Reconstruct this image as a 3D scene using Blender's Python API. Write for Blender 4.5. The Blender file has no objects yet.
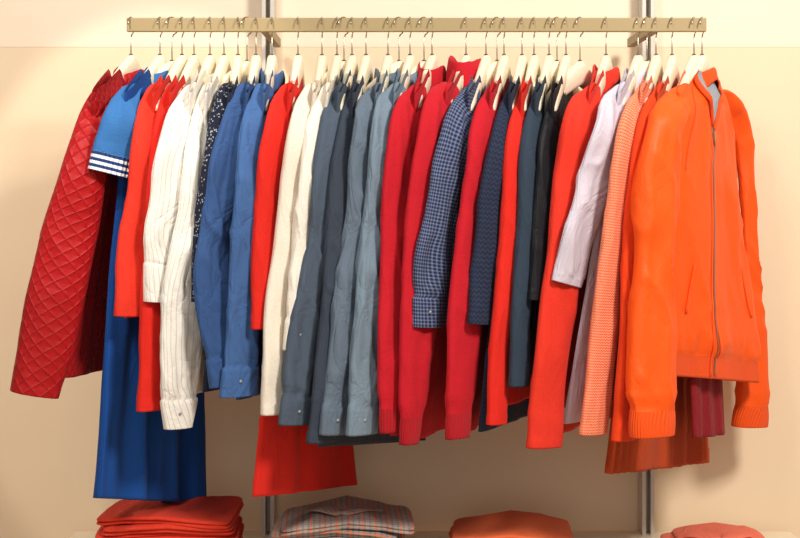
import bpy, math, random
from mathutils import Vector, noise
random.seed(4)
D=2.6; S=0.002; HP=190; ZC=1.5
def W(px,py,Y):
    s=S*(D+Y)/D
    return Vector(((px-400)*s, Y, ZC+(HP-py)*s))
def lin(c):
    r=[]
    for v in c:
        v/=255.0
        r.append(v/12.92 if v<=0.04045 else ((v+0.055)/1.055)**2.4)
    return (r[0],r[1],r[2],1)
sc=bpy.context.scene
sc.view_settings.view_transform='Standard'
sc.view_settings.look='None'

# ---------------------------------------------------------------- materials
class NT:
    def __init__(s,name):
        s.m=bpy.data.materials.new(name); s.m.use_nodes=True
        s.t=s.m.node_tree; s.b=s.t.nodes['Principled BSDF']
    def n(s,ty,**k):
        x=s.t.nodes.new(ty)
        for a,v in k.items(): setattr(x,a,v)
        return x
    def l(s,a,b): s.t.links.new(a,b)
    def math(s,op,a,b=None,c=None):
        x=s.n('ShaderNodeMath',operation=op)
        for i,v in enumerate((a,b,c)):
            if v is None: continue
            if isinstance(v,(int,float)): x.inputs[i].default_value=v
            else: s.l(v,x.inputs[i])
        return x.outputs[0]
    def mix(s,f,a,b):
        x=s.n('ShaderNodeMix',data_type='RGBA')
        if isinstance(f,(int,float)): x.inputs[0].default_value=f
        else: s.l(f,x.inputs[0])
        for i,v in ((6,a),(7,b)):
            if isinstance(v,tuple): x.inputs[i].default_value=v
            else: s.l(v,x.inputs[i])
        return x.outputs[2]
def cloth(name,col,col2=None,pat=None,p=0.01,rough=.85,bump='weave',sheen=.12,wk=1.0,spec=.25):
    N=NT(name); b=N.b
    uv=N.n('ShaderNodeUVMap'); sx=N.n('ShaderNodeSeparateXYZ'); N.l(uv.outputs[0],sx.inputs[0])
    u,v=sx.outputs[0],sx.outputs[1]
    def sn(x,per,ph=0): return N.math('SINE',N.math('MULTIPLY',x,2*math.pi/per))
    c1=lin(col); c2=lin(col2) if col2 else c1
    nz=N.n('ShaderNodeTexNoise'); nz.inputs['Scale'].default_value=300; nz.inputs['Detail'].default_value=3
    N.l(uv.outputs[0],nz.inputs['Vector'])
    dark=tuple(x*.82 for x in c1[:3])+(1,)
    base=N.mix(nz.outputs[0],dark,tuple(min(1,x*1.12) for x in c1[:3])+(1,))
    if pat=='stripe': f=N.math('GREATER_THAN',sn(u,p),.82); base=N.mix(f,base,c2)
    elif pat=='hstripe': f=N.math('GREATER_THAN',sn(v,p),.0); base=N.mix(f,base,c2)
    elif pat=='gingham':
        f=N.math('MULTIPLY',N.math('ADD',N.math('GREATER_THAN',sn(u,p),.3),N.math('GREATER_THAN',sn(v,p),.3)),.5); base=N.mix(f,base,c2)
    elif pat=='plaid':
        f=N.math('MULTIPLY',N.math('ADD',N.math('GREATER_THAN',sn(u,p),.5),N.math('GREATER_THAN',sn(v,p),.5)),.5); base=N.mix(f,base,c2)
        g=N.math('MAXIMUM',N.math('GREATER_THAN',sn(u,p*2.3),.93),N.math('GREATER_THAN',sn(v,p*2.3),.93)); base=N.mix(g,base,lin((214,118,84)))
    elif pat=='dots':
        vo=N.n('ShaderNodeTexVoronoi'); vo.inputs['Scale'].default_value=1/p; N.l(uv.outputs[0],vo.inputs['Vector'])
        base=N.mix(N.math('LESS_THAN',vo.outputs['Distance'],.28),base,c2)
    elif pat=='zig':
        zz=N.math('ABSOLUTE',N.math('SUBTRACT',N.math('FRACT',N.math('DIVIDE',u,p)),.5))
        f=N.math('GREATER_THAN',N.math('SINE',N.math('ADD',N.math('MULTIPLY',v,2*math.pi/p),N.math('MULTIPLY',zz,7.))),.25); base=N.mix(f,base,c2)
    N.l(base,b.inputs['Base Color'])
    b.inputs['Roughness'].default_value=rough
    b.inputs['Specular IOR Level'].default_value=spec
    b.inputs['Sheen Weight'].default_value=sheen
    b.inputs['Sheen Roughness'].default_value=.5
    b.inputs['Sheen Tint'].default_value=tuple(min(1,x*.7+.3) for x in c1[:3])+(1,)
    bm=N.n('ShaderNodeBump')
    if bump=='quilt':
        q=.0185
        a=N.math('ABSOLUTE',N.math('SINE',N.math('MULTIPLY',N.math('ADD',u,N.math('MULTIPLY',v,.7)),math.pi/q)))
        c=N.math('ABSOLUTE',N.math('SINE',N.math('MULTIPLY',N.math('SUBTRACT',u,N.math('MULTIPLY',v,.7)),math.pi/q)))
        h=N.math('POWER',N.math('MINIMUM',a,c),.4)
        bm.inputs['Distance'].default_value=.0030; bm.inputs['Strength'].default_value=.75
    elif bump=='knit':
        n2=N.n('ShaderNodeTexNoise'); n2.inputs['Scale'].default_value=22; n2.inputs['Detail'].default_value=3; N.l(uv.outputs[0],n2.inputs['Vector'])
        h=N.math('ADD',N.math('MULTIPLY',nz.outputs[0],.7),N.math('MULTIPLY',n2.outputs[0],2.5)); bm.inputs['Distance'].default_value=.0018; bm.inputs['Strength'].default_value=.6
    elif bump=='rib':
        h=sn(u,.0055); bm.inputs['Distance'].default_value=.0014; bm.inputs['Strength'].default_value=.7
    else:
        mp=N.n('ShaderNodeMapping'); mp.inputs['Rotation'].default_value=(0,0,.5); mp.inputs['Scale'].default_value=(1,.4,1); N.l(uv.outputs[0],mp.inputs[0])
        n2=N.n('ShaderNodeTexNoise'); n2.inputs['Scale'].default_value=20; n2.inputs['Detail'].default_value=4; n2.inputs['Distortion'].default_value=1.2 if bump=='weave' else .3
        N.l(mp.outputs[0],n2.inputs['Vector'])
        cr=N.math('POWER',N.math('MAXIMUM',N.math('SUBTRACT',1.0,N.math('ABSOLUTE',N.math('MULTIPLY',N.math('SUBTRACT',n2.outputs[0],.5),4))),0.0),2)
        h=N.math('ADD',N.math('MULTIPLY',cr,.8),N.math('MULTIPLY',nz.outputs[0],.06)); bm.inputs['Distance'].default_value=.0036*wk; bm.inputs['Strength'].default_value=.5
    N.l(h,bm.inputs['Height']); N.l(bm.outputs[0],b.inputs['Normal'])
    return N.m
def plain(name,col,rough=.6,metal=0,bs=0):
    N=NT(name); N.b.inputs['Roughness'].default_value=rough; N.b.inputs['Metallic'].default_value=metal
    tc=N.n('ShaderNodeTexCoord'); nz=N.n('ShaderNodeTexNoise'); nz.inputs['Scale'].default_value=6 if not bs else bs
    nz.inputs['Detail'].default_value=4; N.l(tc.outputs['Object'],nz.inputs['Vector'])
    c=lin(col); N.l(N.mix(nz.outputs[0],tuple(x*.95 for x in c[:3])+(1,),tuple(min(1,x*1.03) for x in c[:3])+(1,)),N.b.inputs['Base Color'])
    return N.m

# ---------------------------------------------------------------- mesh builder
class MB:
    def __init__(s): s.v=[];s.f=[];s.uv=[];s.mi=[]
    def grid(s,rows,uvs,mat=0,matfn=None):
        o=len(s.v); R=len(rows); C=len(rows[0])
        for r in range(R):
            s.v+= [tuple(p) for p in rows[r]]; s.uv+=uvs[r]
        for r in range(R-1):
            m=matfn(r) if matfn else mat
            for c in range(C-1):
                a=o+r*C+c
                s.f.append((a,a+1,a+C+1,a+C)); s.mi.append(m)
    def tube(s,path,ra,rb=None,n=12,mat=0,cap=True,up=Vector((0,1,0))):
        rows=[];uvs=[];L=0
        for i,p in enumerate(path):
            T=(path[min(i+1,len(path)-1)]-path[max(i-1,0)]).normalized()
            A=T.cross(up); A=A.normalized() if A.length>1e-4 else Vector((1,0,0)); B=A.cross(T)
            a=ra[i] if isinstance(ra,list) else ra; b=a if rb is None else (rb[i] if isinstance(rb,list) else rb)
            if i: L+=(p-path[i-1]).length
            rows.append([p+A*a*math.cos(2*math.pi*k/n)+B*b*math.sin(2*math.pi*k/n) for k in range(n+1)])
            uvs.append([(k/n*2*math.pi*a,L) for k in range(n+1)])
        if cap:
            rows.insert(0,[path[0]]*(n+1)); rows.append([path[-1]]*(n+1)); uvs.insert(0,uvs[0]); uvs.append(uvs[-1])
        s.grid(rows,uvs,mat)
    def box(s,c,d,mat=0,bev=0):
        x,y,z=[k/2 for k in d]; o=len(s.v)
        for a in (-x,x):
            for b in (-y,y):
                for e in (-z,z): s.v.append((c[0]+a,c[1]+b,c[2]+e)); s.uv.append((a,e))
        for f in ((0,1,3,2),(4,6,7,5),(0,4,5,1),(2,3,7,6),(0,2,6,4),(1,5,7,3)):
            s.f.append(tuple(o+i for i in f)); s.mi.append(mat)
    def obj(s,name,mats,smooth=True,bevel=0):
        me=bpy.data.meshes.new(name); me.from_pydata(s.v,[],s.f)
        ul=me.uv_layers.new(name='UVMap')
        for lp in me.loops: ul.data[lp.index].uv=s.uv[lp.vertex_index]
        for m in mats: me.materials.append(m)
        for i,p in enumerate(me.polygons): p.material_index=s.mi[i]; p.use_smooth=smooth
        ob=bpy.data.objects.new(name,me); sc.collection.objects.link(ob)
        if bevel:
            b=ob.modifiers.new('bevel','BEVEL'); b.width=bevel; b.segments=3
        return ob
def catmull(pts,n):
    out=[]; k=len(pts)-1
    for j in range(n+1):
        t=j/n*k; i=min(int(t),k-1); f=t-i
        p0=pts[max(i-1,0)];p1=pts[i];p2=pts[i+1];p3=pts[min(i+2,k)]
        out.append([.5*((2*b)+(-a+c)*f+(2*a-5*b+4*c-d)*f*f+(-a+3*b-3*c+d)*f**3) for a,b,c,d in zip(p0,p1,p2,p3)])
    return out
def sst(x): x=max(0,min(1,x)); return x*x*(3-2*x)
def crease(x,y,z):
    w=.5*noise.noise(Vector((x*.5,y*.5,z+9)))
    r=1-2.4*abs(noise.noise(Vector((x+w,y+w*1.5,z))))
    return max(0,r)**2.2
TOP=58
ZT=W(0,TOP,0).z
DROP=.090
HL=.185
def hang_z(u): return ZT-DROP*(min(1.15,abs(u)/.2))**1.15

wood=plain('hanger_cream_wood',(240,226,200),.45,0,30)
steel=plain('hook_steel',(176,166,148),.3,1)
buttonm=plain('button_shell',(150,150,150),.35)

def make_hanger(hx,dirv,dz=0):
    m=MB(); C=W(hx,TOP,0)
    path=[];ra=[];rb=[]
    for i in range(-24,25):
        u=i/24*HL; k=abs(i)/24
        path.append(Vector((C.x+dirv.x*u,dirv.y*u,hang_z(u)-.018-.012*k+dz)))
        e=1 if k<.93 else math.sqrt(max(.05,1-((k-.93)/.08)**2))
        ra.append((.025-.015*k)*e); rb.append((.0105-.0045*k)*e)
    rows=[];uvs=[];n=16
    per=Vector((dirv.y,-dirv.x,0))
    for i,p in enumerate(path):
        row=[]
        for k in range(n+1):
            a=2*math.pi*k/n; s_=math.sin(a); c_=math.cos(a)
            s_=math.copysign(abs(s_)**.6,s_); c_=math.copysign(abs(c_)**.6,c_)
            row.append(p+Vector((0,0,1))*ra[i]*s_+per*rb[i]*c_)
        rows.append(row)
        uvs.append([(k*.01,i*.01) for k in range(n+1)])
    rows.insert(0,[path[0]]*(n+1)); rows.append([path[-1]]*(n+1)); uvs.insert(0,uvs[0]); uvs.append(uvs[-1])
    m.grid(rows,uvs,0)
    rz=W(0,25,0).z; r=.0175; c=rz+.014+.0016-r
    pts=[Vector((C.x,0,ZT-.01+dz)),Vector((C.x,0,ZT+.02+dz)),Vector((C.x,0,c-r-.008))]
    for a in range(-75,185,14):
        q=math.radians(a); uu=math.cos(q)*r
        pts.append(Vector((C.x+dirv.x*uu,dirv.y*uu,c+math.sin(q)*r)))
    m.tube(pts,.0014,n=8,mat=1,up=per)
    m.tube([Vector((C.x,0,ZT-.004+dz)),Vector((C.x,0,ZT+.008+dz))],.0042,n=10,mat=1,up=Vector((1,0,0)))
    return m.obj('clothes_hanger',[wood,steel])

def sleeve(m,P,Wd,seed,mat,cuffmat,cuff,wr,n=56,rings=140,bmax=.013,phi=50):
    pts=[list(p)+[w] for p,w in zip(P,Wd)]
    pp=catmull(pts,rings)
    L=[0]
    for i in range(1,len(pp)): L.append(L[-1]+(Vector(pp[i][:3])-Vector(pp[i-1][:3])).length)
    tot=L[-1]; rows=[];uvs=[]
    f0=math.radians(phi)
    cl={'shirt':.055,'rib':.05,'hem':.018,'roll':.07,'stripe':.035}.get(cuff,.018)
    fr=[]
    loose=min(1,max(0,(wr-.0026)/.003))
    for i,q in enumerate(pp):
        e=tot-L[i]; v=L[i]/tot
        free=sst((L[i]-.12)/.1)*sst((e-cl*.6)/.08)
        p=Vector(q[:3]); 
        p.x+=free*(.0020+.0022*loose)*noise.noise(Vector((seed*2.3,v*3.4,1.7)))*2
        T=(Vector(pp[min(i+1,rings)][:3])-Vector(pp[max(i-1,0)][:3])).normalized()
        ph=f0+free*.25*noise.noise(Vector((seed*1.3,v*3.0,4.2)))
        Hd=Vector((math.cos(ph),math.sin(ph),0))
        A=(Hd-T*Hd.dot(T)).normalized(); B=A.cross(T).normalized()
        hw=q[3]*(1+free*(.08+.04*loose)*noise.noise(Vector((seed*3.1,v*4,8.2)))*2)
        b=min(bmax,hw*.62)
        a=math.sqrt(max(1e-6,hw*hw-(b*math.sin(ph))**2))/math.cos(ph)
        top=.55+.45*sst((L[i]-.03)/.12)
        b*=top; a=a*(.75+.25*sst(L[i]/.10))
        wk=1.0
        if e<cl:
            wk=.15
            if cuff=='shirt': a*=1.02;b*=1.05
            if cuff=='rib':
                g=.86+.04*math.sin(e/cl*math.pi); a*=g;b*=g
            if cuff=='roll': a*=1.06;b*=1.3
            if cuff=='hem': a*=1.01;b*=1.03
        elif e<cl+.03:
            if cuff=='rib': g=.86+.16*sst((e-cl)/.03); a*=g; b*=g
            if cuff=='shirt': g=.93+.07*sst((e-cl)/.03); a*=g; b*=g
        row=[]
        elbow=1+.8*loose*math.exp(-((v-.52)/.13)**2)
        for k in range(n+1):
            th=2*math.pi*k/n+math.pi*.9
            ct,st=math.cos(th),math.sin(th)
            cx=math.copysign(abs(ct)**.9,ct); sy=math.copysign(abs(st)**.8,st)
            lx=cx*a
            d=wr*wk*(.9*elbow*(crease(lx*13+seed,p.z*10+lx*13,seed*1.7+st*.4)-.3)+.6*noise.noise(Vector((lx*24,p.z*12-lx*14,seed+st*.5)))+.9*noise.noise(Vector((lx*45+seed,p.z*2.5,st*.6))))
            if abs(e-cl)<.003 and cuff in('shirt','roll'): d-=.0018
            if abs(L[i]-.095)<.004: d-=.0012
            d*= min(1,i/8)
            row.append(p+A*(lx+d*ct*.35)+B*(sy*b+d*st))
        rows.append(row); uvs.append([(k/n*4*max(a,.03),L[i]) for k in range(n+1)])
        fr.append((p,A,B,T,a,b))
    p,A,B,T,a,b=fr[-1]
    for sh,up in ((.95,0.0),(.90,.02),(.75,.05)):
        c=p-T*up
        last=rows[rings]
        rows.append([c+(q-p)*sh for q in last]); uvs.append([(w[0],tot+.01) for w in uvs[rings]])
    m.grid(rows,uvs,mat,matfn=lambda r:(cuffmat if (r<len(L) and tot-L[r]<cl and r<rings) else mat))
    if cuff=='shirt':
        e=.028
        i=min(range(len(L)),key=lambda j:abs(tot-L[j]-e)); p,A,B,T,a,b=fr[i]
        s=1 if B.y<0 else -1
        N_=B*s
        q=p-A*a*.25+N_*b*1.02
        m.tube([q-N_*.002,q+N_*.0020],.0028,n=12,mat=4,up=T)
    return fr

NT_=[0]
def garment(name,mat,hx,rows,hem,sl=True,far=True,cuff='hem',wr=.003,collar=None,colmat=None,cuffmat=None,
            fold=.004,ff=3,th=.013,bmat=None,Yn=-.17,Ysl=-.2,dip=None,hanger=True,pleat=0,far_rows=None,bmax=.013,phi=50,rib=False,details=None,waist=.08,Ls=.204,slot=None):
    NT_[0]+=1; seed=NT_[0]*3.17
    if slot is not None: seed=slot*3.17
    mats=[mat,cuffmat or mat,bmat or mat,colmat or mat,buttonm]
    m=MB(); C=W(hx,TOP,0)
    if dip is None: dip=.036 if collar else .046
    nr=(.065,.03) if collar else (.085,.04)
    sc_x=(rows[0][1]*.45+rows[0][2]*.55)
    Sn=W(sc_x,rows[0][0],Yn); dv=Vector((C.x-Sn.x,0-Yn,0))
    dirv=dv.normalized()
    per=Vector((dirv.y,-dirv.x,0))
    hpy,hn=hem[0],hem[1]
    Hn=W(hn,hpy,Yn); zh=Hn.z
    topn=Vector((C.x,0,0))-dirv*Ls; topf=Vector((C.x,0,0))+dirv*Ls
    hn_=Vector((Hn.x,Yn,0))
    if len(hem)>2: t_=W(hem[2],hpy,-Yn); hf_=Vector((t_.x,-Yn,0))
    else: hf_=Vector((topf.x+(hn_.x-topn.x)*.5,-Yn,0))
    zhf=W(0,hem[3],-Yn).z if len(hem)>3 else zh-.012
    R=110; Cn=128
    RT=.925
    def surf(t,thn):
        cu=math.cos(thn); su=math.sin(thn)
        cu=math.copysign(abs(cu)**.8,cu); su=math.copysign(abs(su)**.75,su)
        s=t
        n_=topn.lerp(hn_,s); f_=topf.lerp(hf_,s)
        inn=1-waist*sst(s/.12)*(1-sst((s-.2)/.6))
        if rib: inn*=1-.04*sst((t-.88)/.05)
        c=(n_+f_)/2; h=(f_-n_)/2*inn
        uu=cu*Ls
        zr=hang_z(uu)+.008
        k=1-sst((abs(uu)-nr[0])/nr[1]); zr-=dip*k
        ze=zh+(zhf-zh)*(cu+1)/2
        z=zr+(ze-zr)*t
        w=th*(.42+.58*sst(t/.10)); w=max(w,.0085*(1-t))
        if rib: w*=1+.14*math.exp(-((t-.86)/.06)**2)-.12*sst((t-.91)/.02)
        d=su*w
        amp=fold*min(1,t*2.2)**1.2
        g=math.sin(cu*ff*math.pi+seed+1.6*noise.noise(Vector((seed,t*1.5,0))))*.6+noise.noise(Vector((cu*ff*1.6+seed,t*1.3,seed)))*1.1
        o=amp*g
        if pleat:
            ph=(cu*pleat)%1; o+=min(1,t*2)*.014*(abs(ph-.5)*2-.5)
        o2=wr*min(1,t*12)*(.8*crease(uu*10+z*5+seed,z*7-uu*5,seed+su*.5)-.3 + .6*noise.noise(Vector((uu*24,z*8,seed+su*.5))))
        if rib:
            o2+=.0022*math.exp(-((t-.89)/.05)**2)*math.sin(cu*34)   # gathers above the ribbed hem
            if t>RT: o2*=.25
        p=c+h*cu+per*(d+o+o2*su)
        return Vector((p.x,p.y,z)),w
    rws=[];uvs=[]
    for r in range(R+1):
        t=(r/R)
        row=[surf(t,2*math.pi*k/Cn) for k in range(Cn+1)]
        rws.append([q[0] for q in row])
        uvs.append([((math.cos(2*math.pi*k/Cn)*Ls) + (0.0 if k<Cn/2 else .5), q[0].z) for k,q in enumerate(row)])
    last=rws[-1]
    ax=(hf_-hn_).normalized(); pr=Vector((ax.y,-ax.x,0))
    for a,b in ((.003,0.0),(.006,.03)):
        rr=[]
        for k,q in enumerate(last):
            thn=2*math.pi*k/Cn
            rr.append(q-pr*math.copysign(min(a,abs(math.sin(thn))*a*2),math.sin(thn))+Vector((0,0,b)))
        rws.append(rr); uvs.append(uvs[R])
    m.grid(rws,uvs,2,matfn=(lambda r:(1 if (rib and r/R>RT) else 2)))
    if sl:
        P=[];Wd=[]
        p0=Vector((C.x,0,0))-dirv*(Ls*.62); P.append(Vector((p0.x,p0.y,hang_z(Ls*.62)-.012))); Wd.append(.010)
        n=len(rows)
        for i,(py,xl,xr) in enumerate(rows):
            Y=Ysl+ (-.012)*i/(n-1)
            if i==0: Y=Yn+.01
            q=W((xl+xr)/2,py,Y); s=S*(D+Y)/D
            P.append(q); Wd.append((xr-xl)/2*s*(.9 if i==0 else 1))
        sleeve(m,P,Wd,seed,0,1,cuff,wr,bmax=bmax,phi=phi)
        if far:
            P2=[];W2=[]
            p0=Vector((C.x,0,0))+dirv*(Ls*.62); P2.append(Vector((p0.x,p0.y,hang_z(Ls*.62)-.012))); W2.append(.010)
            if far_rows:
                for i,(py,xl,xr) in enumerate(far_rows):
                    Y=-Ysl-.01 if i else .15
                    q=W((xl+xr)/2,py,Y); s=S*(D+Y)/D
                    P2.append(q); W2.append((xr-xl)/2*s)
            else:
                for i,(q,w) in enumerate(zip(P[1:],Wd[1:])):
                    P2.append(Vector((topf.x+.01+(q.x-P[1].x)*.15,.16 if i==0 else .2,q.z+.02*(i>0)))); W2.append(min(w,.026))
            sleeve(m,P2,W2,seed+5,0,1,cuff,wr,n=28,rings=100,bmax=bmax,phi=phi)
    if collar:
        hgt,spread,fold_=collar
        n=56; rr=[];uu_=[]
        base=Vector((C.x,0,ZT-dip-.004)) 
        if fold_: prof=[(0,-.2),(0,0),(.3,.35),(.6,.8),(.75,.96),(.95,1.0),(1.15,.9),(1.35,.5),(1.5,.0),(1.55,-.2),(1.5,-.2)]
        else: prof=[(0,-.2),(0,0),(.3,.3),(.55,.65),(.7,.95),(.65,1.03),(.5,.95),(.35,.5)]
        for a,b in prof:
            row=[]
            for k in range(n+1):
                t_=2*math.pi*k/n; cu,su=math.cos(t_),math.sin(t_)
                ru=.064+spread*a*.4; rw=.015+spread*a*.7
                zz=b*hgt*(1-.2*max(0,su)) - .030*abs(cu)**1.5*(1-.3*min(1,b))
                nn=.0012*noise.noise(Vector((cu*3,su*3,seed+b)))
                q=base+dirv*(cu*ru)+per*(su*rw+nn)+Vector((0,0,zz+nn*2))
                row.append(q)
            rr.append(row); uu_.append([(k/n*.3,a*.02+b*hgt) for k in range(n+1)])
        m.grid(rr,uu_,3)
    if details: details(m,surf,C,dirv,per,mats)
    ob=m.obj(name,mats)
    if hanger: make_hanger(hx,dirv)
    return ob,surf,dirv,per

# ---------------------------------------------------------------- colours
RED=cloth('crimson_knit',(188,20,36),bump='knit')
RED2=cloth('scarlet_jersey',(214,36,24),wk=.5)
RED3=cloth('vermilion_cotton',(218,50,32),wk=.6)
REDQ=cloth('quilted_red_nylon',(168,16,20),bump='quilt',rough=.5,sheen=.05)
BLUEL=cloth('polo_blue_pique',(52,108,170),bump='knit')
BLUED=cloth('royal_blue_jersey',(16,72,148),wk=.5)
BSTR=cloth('navy_white_rib',(30,60,120),(235,240,245),'hstripe',.0115,bump='rib')
WSTR=cloth('white_striped_linen',(234,228,218),(196,196,198),'stripe',.0085,wk=1.4)
WHT=cloth('white_cotton',(234,226,214))
IVO=cloth('ivory_knit',(230,220,204),wk=.6)
FLOR=cloth('navy_floral_print',(22,26,44),(150,156,165),'dots',.0055)
NAVY=cloth('navy_cotton',(32,42,66))
CHAM=cloth('blue_chambray',(50,80,130),wk=1.8)
CHAM2=cloth('mid_blue_chambray',(62,96,148),wk=1.8)
SLATE=cloth('slate_cotton',(74,86,102),wk=1.2)
SLATE2=cloth('charcoal_cotton',(54,62,76))
DENG=cloth('grey_denim',(96,110,126),wk=1.8)
DENB=cloth('washed_denim',(114,132,148),wk=1.8)
GING=cloth('navy_gingham',(26,34,66),(110,122,154),'gingham',.0065)
NKNIT=cloth('midnight_knit',(28,36,58),(40,50,74),'zig',.009,bump='knit')
TEAL=cloth('dark_teal_cotton',(44,58,74))
BLK=cloth('black_satin',(20,20,26),rough=.6)
LAV=cloth('lavender_linen',(204,196,210),wk=1.4)
PATO=cloth('orange_herringbone',(224,94,58),(234,164,130),'zig',.0050)
ORG=cloth('deep_orange_cotton',(222,62,16))
ORB=cloth('orange_nylon',(252,88,16),rough=.55,wk=.8,sheen=.03,spec=.3,bump='smooth')
ORBR=cloth('orange_rib_knit',(248,84,18),bump='rib')
RUST=cloth('rust_pleated',(180,68,28))
DRED=cloth('burgundy_jersey',(132,18,28))
GREY=cloth('heather_grey',(150,156,164))
REDR=cloth('crimson_rib',(178,20,32),bump='rib')

# ---------------------------------------------------------------- garments (left to right)
garment('quilted_jacket',REDQ,131,[(104,84,112),(160,66,108),(220,48,97),(280,34,86),(340,22,72),(394,12,57)],(378,62,118),wr=.0030,collar=(.022,.014,True),fold=.006,th=.028,colmat=REDQ,bmax=.026,phi=25)
garment('polo_dress',BLUEL,160,[(94,118,142),(118,106,140),(145,97,138),(174,90,131)],(498,97,203,503),cuff='stripe',cuffmat=BSTR,bmat=BLUED,wr=.003,collar=(.022,.012,True),colmat=BLUEL,fold=.014,ff=3,th=.02,phi=35,bmax=.018)
garment('long_sleeve_top',RED3,182,[(100,143,170),(150,134,163),(230,123,152),(316,117,145)],(318,125))
garment('long_sleeve_top',RED2,194,[(103,160,185),(170,151,178),(250,146,170),(320,142,166),(410,139,164)],(405,150))
garment('striped_linen_shirt',WSTR,210,[(100,178,206),(150,162,200),(220,153,192),(265,148,178),(302,147,172)],(400,168,240),cuff='roll',collar=(.020,.010,True),wr=.0048)
garment('white_button_shirt',WSTR,224,[(102,196,220),(180,182,212),(300,168,204),(380,163,198),(428,166,190)],(360,185,240),cuff='shirt',wr=.0048)
garment('floral_blouse',FLOR,238,[(98,216,244),(150,208,238),(220,197,226),(302,193,216)],(392,204,262),bmat=NAVY)
garment('chambray_shirt',CHAM,256,[(98,232,262),(160,214,250),(240,200,240),(310,204,240),(386,212,240)],(380,215,290),cuff='shirt',wr=.006)
garment('chambray_shirt',CHAM2,272,[(98,250,278),(160,238,272),(250,233,266),(330,228,258),(396,222,256)],(400,236,300),cuff='shirt',collar=(.020,.010,True),wr=.006)
garment('jersey_dress',RED2,298,[(98,276,304),(140,264,294),(220,255,280),(329,252,270)],(497,255,358,484),fold=.008,th=.016)
garment('ivory_cardigan',IVO,322,[(98,300,328),(140,288,318),(220,277,302),(320,265,292),(414,262,286)],(395,275,330),wr=.0035)
garment('white_blouse',WHT,337,[(100,316,340),(150,302,328),(250,292,318),(350,284,308)],(400,290,345),cuff='shirt',wr=.005)
garment('slate_shirt',SLATE,352,[(102,328,352),(150,317,344),(240,308,336),(330,292,325),(424,280,313)],(420,290,360),cuff='shirt',collar=(.020,.010,True),wr=.005)
garment('charcoal_shirt',SLATE2,366,[(104,344,366),(160,334,360),(250,325,352),(340,317,344),(442,307,334)],(447,318,425,440),wr=.004)
garment('grey_denim_shirt',DENG,388,[(100,364,390),(130,354,386),(220,344,374),(330,330,362),(434,320,348)],(430,335,410),cuff='shirt',collar=(.022,.012,True),wr=.006)
garment('denim_shirt',DENB,410,[(100,382,410),(130,372,404),(220,362,392),(330,354,383),(434,347,377)],(410,360,420),cuff='shirt',collar=(.022,.012,True),wr=.006)
garment('crimson_cardigan',RED,432,[(98,404,430),(130,390,424),(200,382,414),(300,379,408),(432,378,403)],(436,390,450),cuff='rib',cuffmat=REDR,collar=(.032,.014,True),wr=.0035)
garment('hooded_cardigan',RED,466,[(95,434,462),(125,420,456),(200,408,446),(300,402,440),(444,398,420)],(442,408,465),cuff='rib',cuffmat=REDR,collar=(.036,.022,True),fold=.005,dip=.026,wr=.0035)
garment('gingham_shirt',GING,486,[(102,456,484),(140,440,476),(200,428,464),(270,415,450),(327,412,441)],(325,440,480),cuff='shirt',wr=.005)
garment('crimson_cardigan',RED,504,[(102,480,504),(140,468,498),(220,457,486),(320,448,480),(438,443,472)],(436,452,505),cuff='rib',cuffmat=REDR,wr=.0035)
garment('midnight_sweater',NKNIT,522,[(104,500,522),(150,488,514),(230,475,505),(324,467,494)],(432,480,540))
garment('scarlet_tunic',RED2,534,[(106,514,532),(150,504,524),(250,497,518),(350,490,512),(424,486,507)],(408,497,550))
garment('teal_blouse',TEAL,549,[(106,528,546),(160,518,538),(250,514,534),(386,508,530)],(380,515,560))
garment('black_camisole',BLK,566,[(112,545,562),(160,536,554),(230,532,550),(300,528,546)],(330,535,570),dip=.055)
garment('vermilion_coat',RED3,606,[(98,578,604),(125,562,600),(180,552,592),(250,545,584),(350,533,573),(447,525,563)],(440,540,600),collar=(.028,.012,True),phi=42,bmax=.016,wr=.0035)
garment('lavender_shirt',LAV,638,[(100,606,634),(130,592,632),(180,574,618),(230,561,602),(284,549,584)],(424,566,640),wr=.005,collar=(.022,.012,True))
garment('herringbone_cardigan',PATO,656,[(100,630,654),(140,614,646),(220,603,634),(320,590,622),(434,577,609)],(425,590,640))
garment('orange_blouse',ORG,672,[(100,648,670),(140,632,660),(240,622,648),(340,618,642),(440,610,636)],(474,608,706,462),bmat=RUST,pleat=9)
garment('burgundy_skirt',DRED,694,[(100,678,688),(160,670,682)],(438,692,724,434),sl=False,th=.010,Yn=-.085,Ls=.10)

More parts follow.
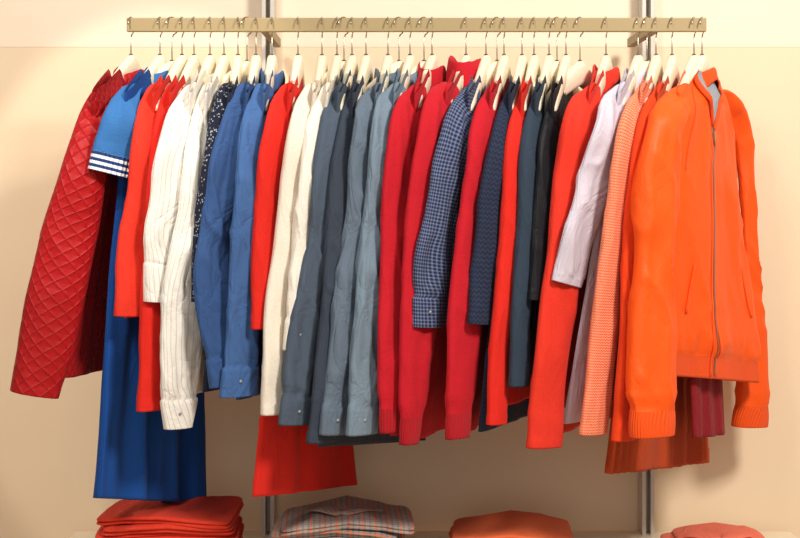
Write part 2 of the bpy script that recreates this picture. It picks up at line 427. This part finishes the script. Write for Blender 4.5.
def bomber(m,surf,C,dirv,per,mats):
    m2=len(mats); mats+= [steel,GREY,ORBR]
    ZA=1.86
    def pt(t,th_,off):
        p,_=surf(t,th_); return p+per*off
    for cth,w,off,mi in ((ZA-.05,.006,.0006,0),(ZA+.05,.006,.0006,0),(ZA,.0008,.0022,m2)):
        path=[]
        for i in range(70):
            t=.15+.84*i/69
            path.append(pt(t,cth,off))
        m.tube(path,w,.0014,n=8,mat=mi,up=per)
    for (t0,a0,t1,a1) in ((.62,2.3,.78,2.45),(.62,1.15,.78,.95)):
        path=[pt(t0+(t1-t0)*i/12,a0+(a1-a0)*i/12,.001) for i in range(13)]
        m.tube(path,.005,.0025,n=8,mat=0,up=per)
    a=pt(.17,ZA,.006); m.tube([a,a+Vector((0,0,-.018)),a+Vector((0.002,0,-.03))],[.002,.003,.0035],.0015,n=8,mat=m2,up=per)
    rows=[];uvs=[]
    for i in range(20):
        t=.002+.16*i/19; hw=.46*(1-i/19)+.01
        rows.append([pt(t,ZA-.12*(1-i/19)+hw*(k/10*2-1),.003) for k in range(11)]); uvs.append([(k*.004,i*.005) for k in range(11)])
    m.grid(rows,uvs,m2+1)
    for sg in (-1,1):
        path=[pt(.0+.165*i/18,ZA-.12*(1-i/18)+sg*(.46*(1-i/18)+.02),.004) for i in range(19)]
        m.tube(path,[.012-.007*i/18 for i in range(19)],.0035,n=10,mat=m2+2,up=per)
    for a0,a1 in ((2.35,2.75),(1.15,.55)):
        path=[pt(.02+.26*i/20,a0+(a1-a0)*(i/20)**.8,.0004) for i in range(21)]
        m.tube(path,.0016,.0012,n=6,mat=m2+2,up=per)
garment('bomber_jacket',ORB,702,[(98,666,694),(130,646,684),(200,633,678),(300,628,676),(380,626,679),(436,624,680)],(376,664,754,382),
    cuff='rib',cuffmat=ORBR,rib=True,wr=.0062,collar=(.026,.014,True),colmat=ORBR,fold=.007,ff=2,th=.034,bmax=.026,phi=32,waist=.0,slot=29,
    far_rows=[(104,716,740),(140,733,753),(220,741,759),(320,742,766),(380,737,770),(426,726,773)],Ysl=-.225,details=bomber)
for hx,dx in ((172,.55),(247,.55),(344,.6),(399,.6),(424,.6),(497,.6),(557,.55),(580,.6),(647,.55)):
    make_hanger(hx,Vector((dx,.85,0)).normalized(),-.012)

# ---------------------------------------------------------------- rail, uprights
brass=plain('rail_champagne',(160,140,100),.55,.1)
postm=plain('upright_white_metal',(206,198,188),.4,.1)
a=W(127,25,0);b=W(706,25,0)
m=MB(); m.box(((a.x+b.x)/2,0,a.z),(b.x-a.x,.012,.028)); 
for px in (268,648):
    q=W(px,25,.3); m.box((q.x*.93+0,.15,a.z-.002),(.016,.3,.02))
m.obj('clothes_rail',[brass],False,.002)
WY=.36
for px in (268,648):
    m=MB(); q=W(px,25,.31)
    for dx in (-.0095,.0095): m.box((q.x+dx,.33,1.35),(.009,.05,2.7))
    m.box((q.x,.345,1.35),(.02,.02,2.7),1)
    m.obj('shelf_upright',[postm,plain('slot_metal',(176,166,150),.5)],False,.001)
# ---------------------------------------------------------------- room
wallm=plain('wall_cream_paint',(238,214,182),.9)
wall2=plain('lit_band_baseboard_cream',(243,226,202),.9)  # lighter cream: painted-in light for the upper wall band, also the baseboard colour
m=MB(); m.box((0,WY+.05,1.4),(6,.1,2.8)); m.obj('wall_back',[wallm],False)
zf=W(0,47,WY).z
m=MB(); m.box((0,WY-.0005,(zf+2.8)/2),(6,.001,2.8-zf)); m.obj('painted_lit_band',[wall2],False)  # flush sheet; the brighter lit strip of upper wall is put into its colour
m=MB(); m.box((0,-1.6,-.025),(6,4.1,.05)); m.obj('floor',[plain('floor_pale_oak',(190,160,124),.5)],False)
m=MB(); m.box((0,WY-.01,.05),(6,.02,.1)); m.obj('baseboard_back',[wall2],False,.003)
sz=W(0,531,.34).z
m=MB(); xa=W(75,0,.34).x; xb=W(790,0,.34).x
m.box(((xa+xb)/2,.08,sz-.0125),(xb-xa,.52,.025))
for px in (268,648):
    q=W(px,25,.31); m.box((q.x,.1,sz-.045),(.01,.42,.04),0)
m.obj('display_shelf',[plain('shelf_cream',(236,220,194),.4)],False,.003)
# ---------------------------------------------------------------- folded stacks
def stack(name,mat,x0,x1,y0,y1,ztop,nl,seed,collar=False,lump=.0):
    m=MB(); H=ztop-sz; lh=H/nl
    for l in range(nl):
        random.seed(seed*31+l)
        ox=random.uniform(-.012,.012); w=(x1-x0)/2*random.uniform(.92,1.0); d=(y1-y0)/2
        cx=(x0+x1)/2+ox; cy=(y0+y1)/2+random.uniform(-.008,.008); rot=random.uniform(-.07,.07)
        cr_,sr_=math.cos(rot),math.sin(rot)
        for sub in range(2):
            zc=sz+lh*(l+.25+.5*sub); hh=lh*.26
            ww=w*(1-random.uniform(.0,.06)*sub); rows=[];uvs=[]
            R=22;n=120; dx=random.uniform(-.005,.005); dyy=random.uniform(-.004,.004)
            for r in range(R+1):
                v=r/R*2-1
                if abs(v)<.5: cz=math.sin(v/.5*math.pi/2); e=1-.012*(1-math.cos(v/.5*math.pi/2))/.09*.9
                else: cz=math.copysign(1,v); e=(1-(abs(v)-.5)/.5)*.88
                e=max(e,0)
                row=[];uv=[]
                for k in range(n+1):
                    t=2*math.pi*k/n; c,s=math.cos(t),math.sin(t)
                    fx=math.copysign(abs(c)**.2,c); fy=math.copysign(abs(s)**.2,s)
                    x=fx*ww*e+dx; y=fy*d*e+dyy
                    z=zc+cz*hh
                    hl=(l+1)/nl
                    sag=.008*noise.noise(Vector((x*9,y*6,seed+l*.15)))*hl+lump*hl*math.exp(-((x/ww)/.55)**2)
                    wv=.004*noise.noise(Vector((x*16,z*30,seed+l*2.1+sub)))
                    edge=-.004*(abs(fx*e)**5)*hl
                    row.append(Vector((cx+x*cr_-y*sr_,cy+x*sr_+y*cr_+wv,z+sag+edge+(.003*crease(x*12,y*9,seed+l) if cz>0 else 0)))); uv.append((x,y*.9+z*2))
                rows.append(row);uvs.append(uv)
            m.grid(rows,uvs,0)
    if collar:
        cx=(x0+x1)/2; yb=(y0+y1)/2
        for sgn in (-1,1):
            pth=[Vector((cx+sgn*(.006+.075*i/12),yb-.05+.06*math.sin(i/12*1.8),ztop+lump+.002+.006*math.sin(i/12*math.pi)-.012*i/12)) for i in range(13)]
            m.tube(pth,[.012+.014*math.sin(i/12*math.pi) for i in range(13)],.004,n=14,up=Vector((0,0,1)))
    return m.obj(name,[mat])
PLAID=cloth('plaid_flannel',(168,156,142),(104,112,130),'plaid',.011)
PINK=cloth('coral_cotton',(226,112,88))
ORK=cloth('apricot_knit',(228,106,60),bump='knit')
RFO=cloth('folded_vermilion',(216,58,36))
def X(px,Y): return W(px,0,Y).x
stack('folded_trousers_stack',RFO,X(97,0),X(238,0),-.06,.13,W(0,519,-.06).z,8,1)
stack('folded_plaid_shirt_stack',PLAID,X(274,0),X(410,0),-.06,.13,W(0,529,-.06).z,7,2,True,.016)
stack('folded_knit_stack',ORK,X(454,0),X(576,0),-.06,.13,W(0,540,-.06).z,6,3,False,.010)
stack('folded_coral_shirt_stack',PINK,X(672,0),X(770,0),-.06,.13,W(0,552,-.06).z,5,4,True,.008)

# ---------------------------------------------------------------- light
def area(loc,tgt,size,e,col):
    L=bpy.data.lights.new('key_fill_area','AREA'); L.size=size; L.energy=e; L.color=col
    o=bpy.data.objects.new('key_fill_area_light',L); sc.collection.objects.link(o); o.location=loc  # unseen key and fill area lights, added to light the rack
    o.rotation_euler=(Vector(tgt)-Vector(loc)).to_track_quat('-Z','Y').to_euler()
def spot(loc,tgt,ang,e,col,blend=.25,r=.04):
    L=bpy.data.lights.new('spot','SPOT'); L.spot_size=math.radians(ang); L.energy=e; L.color=col; L.spot_blend=blend; L.shadow_soft_size=r
    o=bpy.data.objects.new('ceiling_spotlight',L); sc.collection.objects.link(o); o.location=loc
    o.rotation_euler=(Vector(tgt)-Vector(loc)).to_track_quat('-Z','Y').to_euler()
area((-.9,-2.3,3.2),(0,0,1.3),.45,34,(1,.945,.86))
area((1.3,-1.9,3.0),(.1,0,1.3),.45,74,(1,.945,.86))
area((0,-3.6,1.6),(0,0,1.3),1.8,13,(1,.95,.9))  # broad frontal fill added behind the camera at eye height
spot((-.75,-1.4,2.9),tuple(W(175,265,WY)),25,75,(1,.92,.80),.12,.03)
w=bpy.data.worlds.new('World'); sc.world=w; w.use_nodes=True
w.node_tree.nodes['Background'].inputs[0].default_value=(1,.92,.82,1)
w.node_tree.nodes['Background'].inputs[1].default_value=.29
# ---------------------------------------------------------------- camera
cd=bpy.data.cameras.new('camera'); cam=bpy.data.objects.new('camera',cd); sc.collection.objects.link(cam)
cam.location=(0,-D,ZC); cam.rotation_euler=(math.pi/2,0,0)
cd.sensor_width=36; cd.lens=36*D/(800*S); cd.shift_y=(HP-269)/800
sc.camera=cam
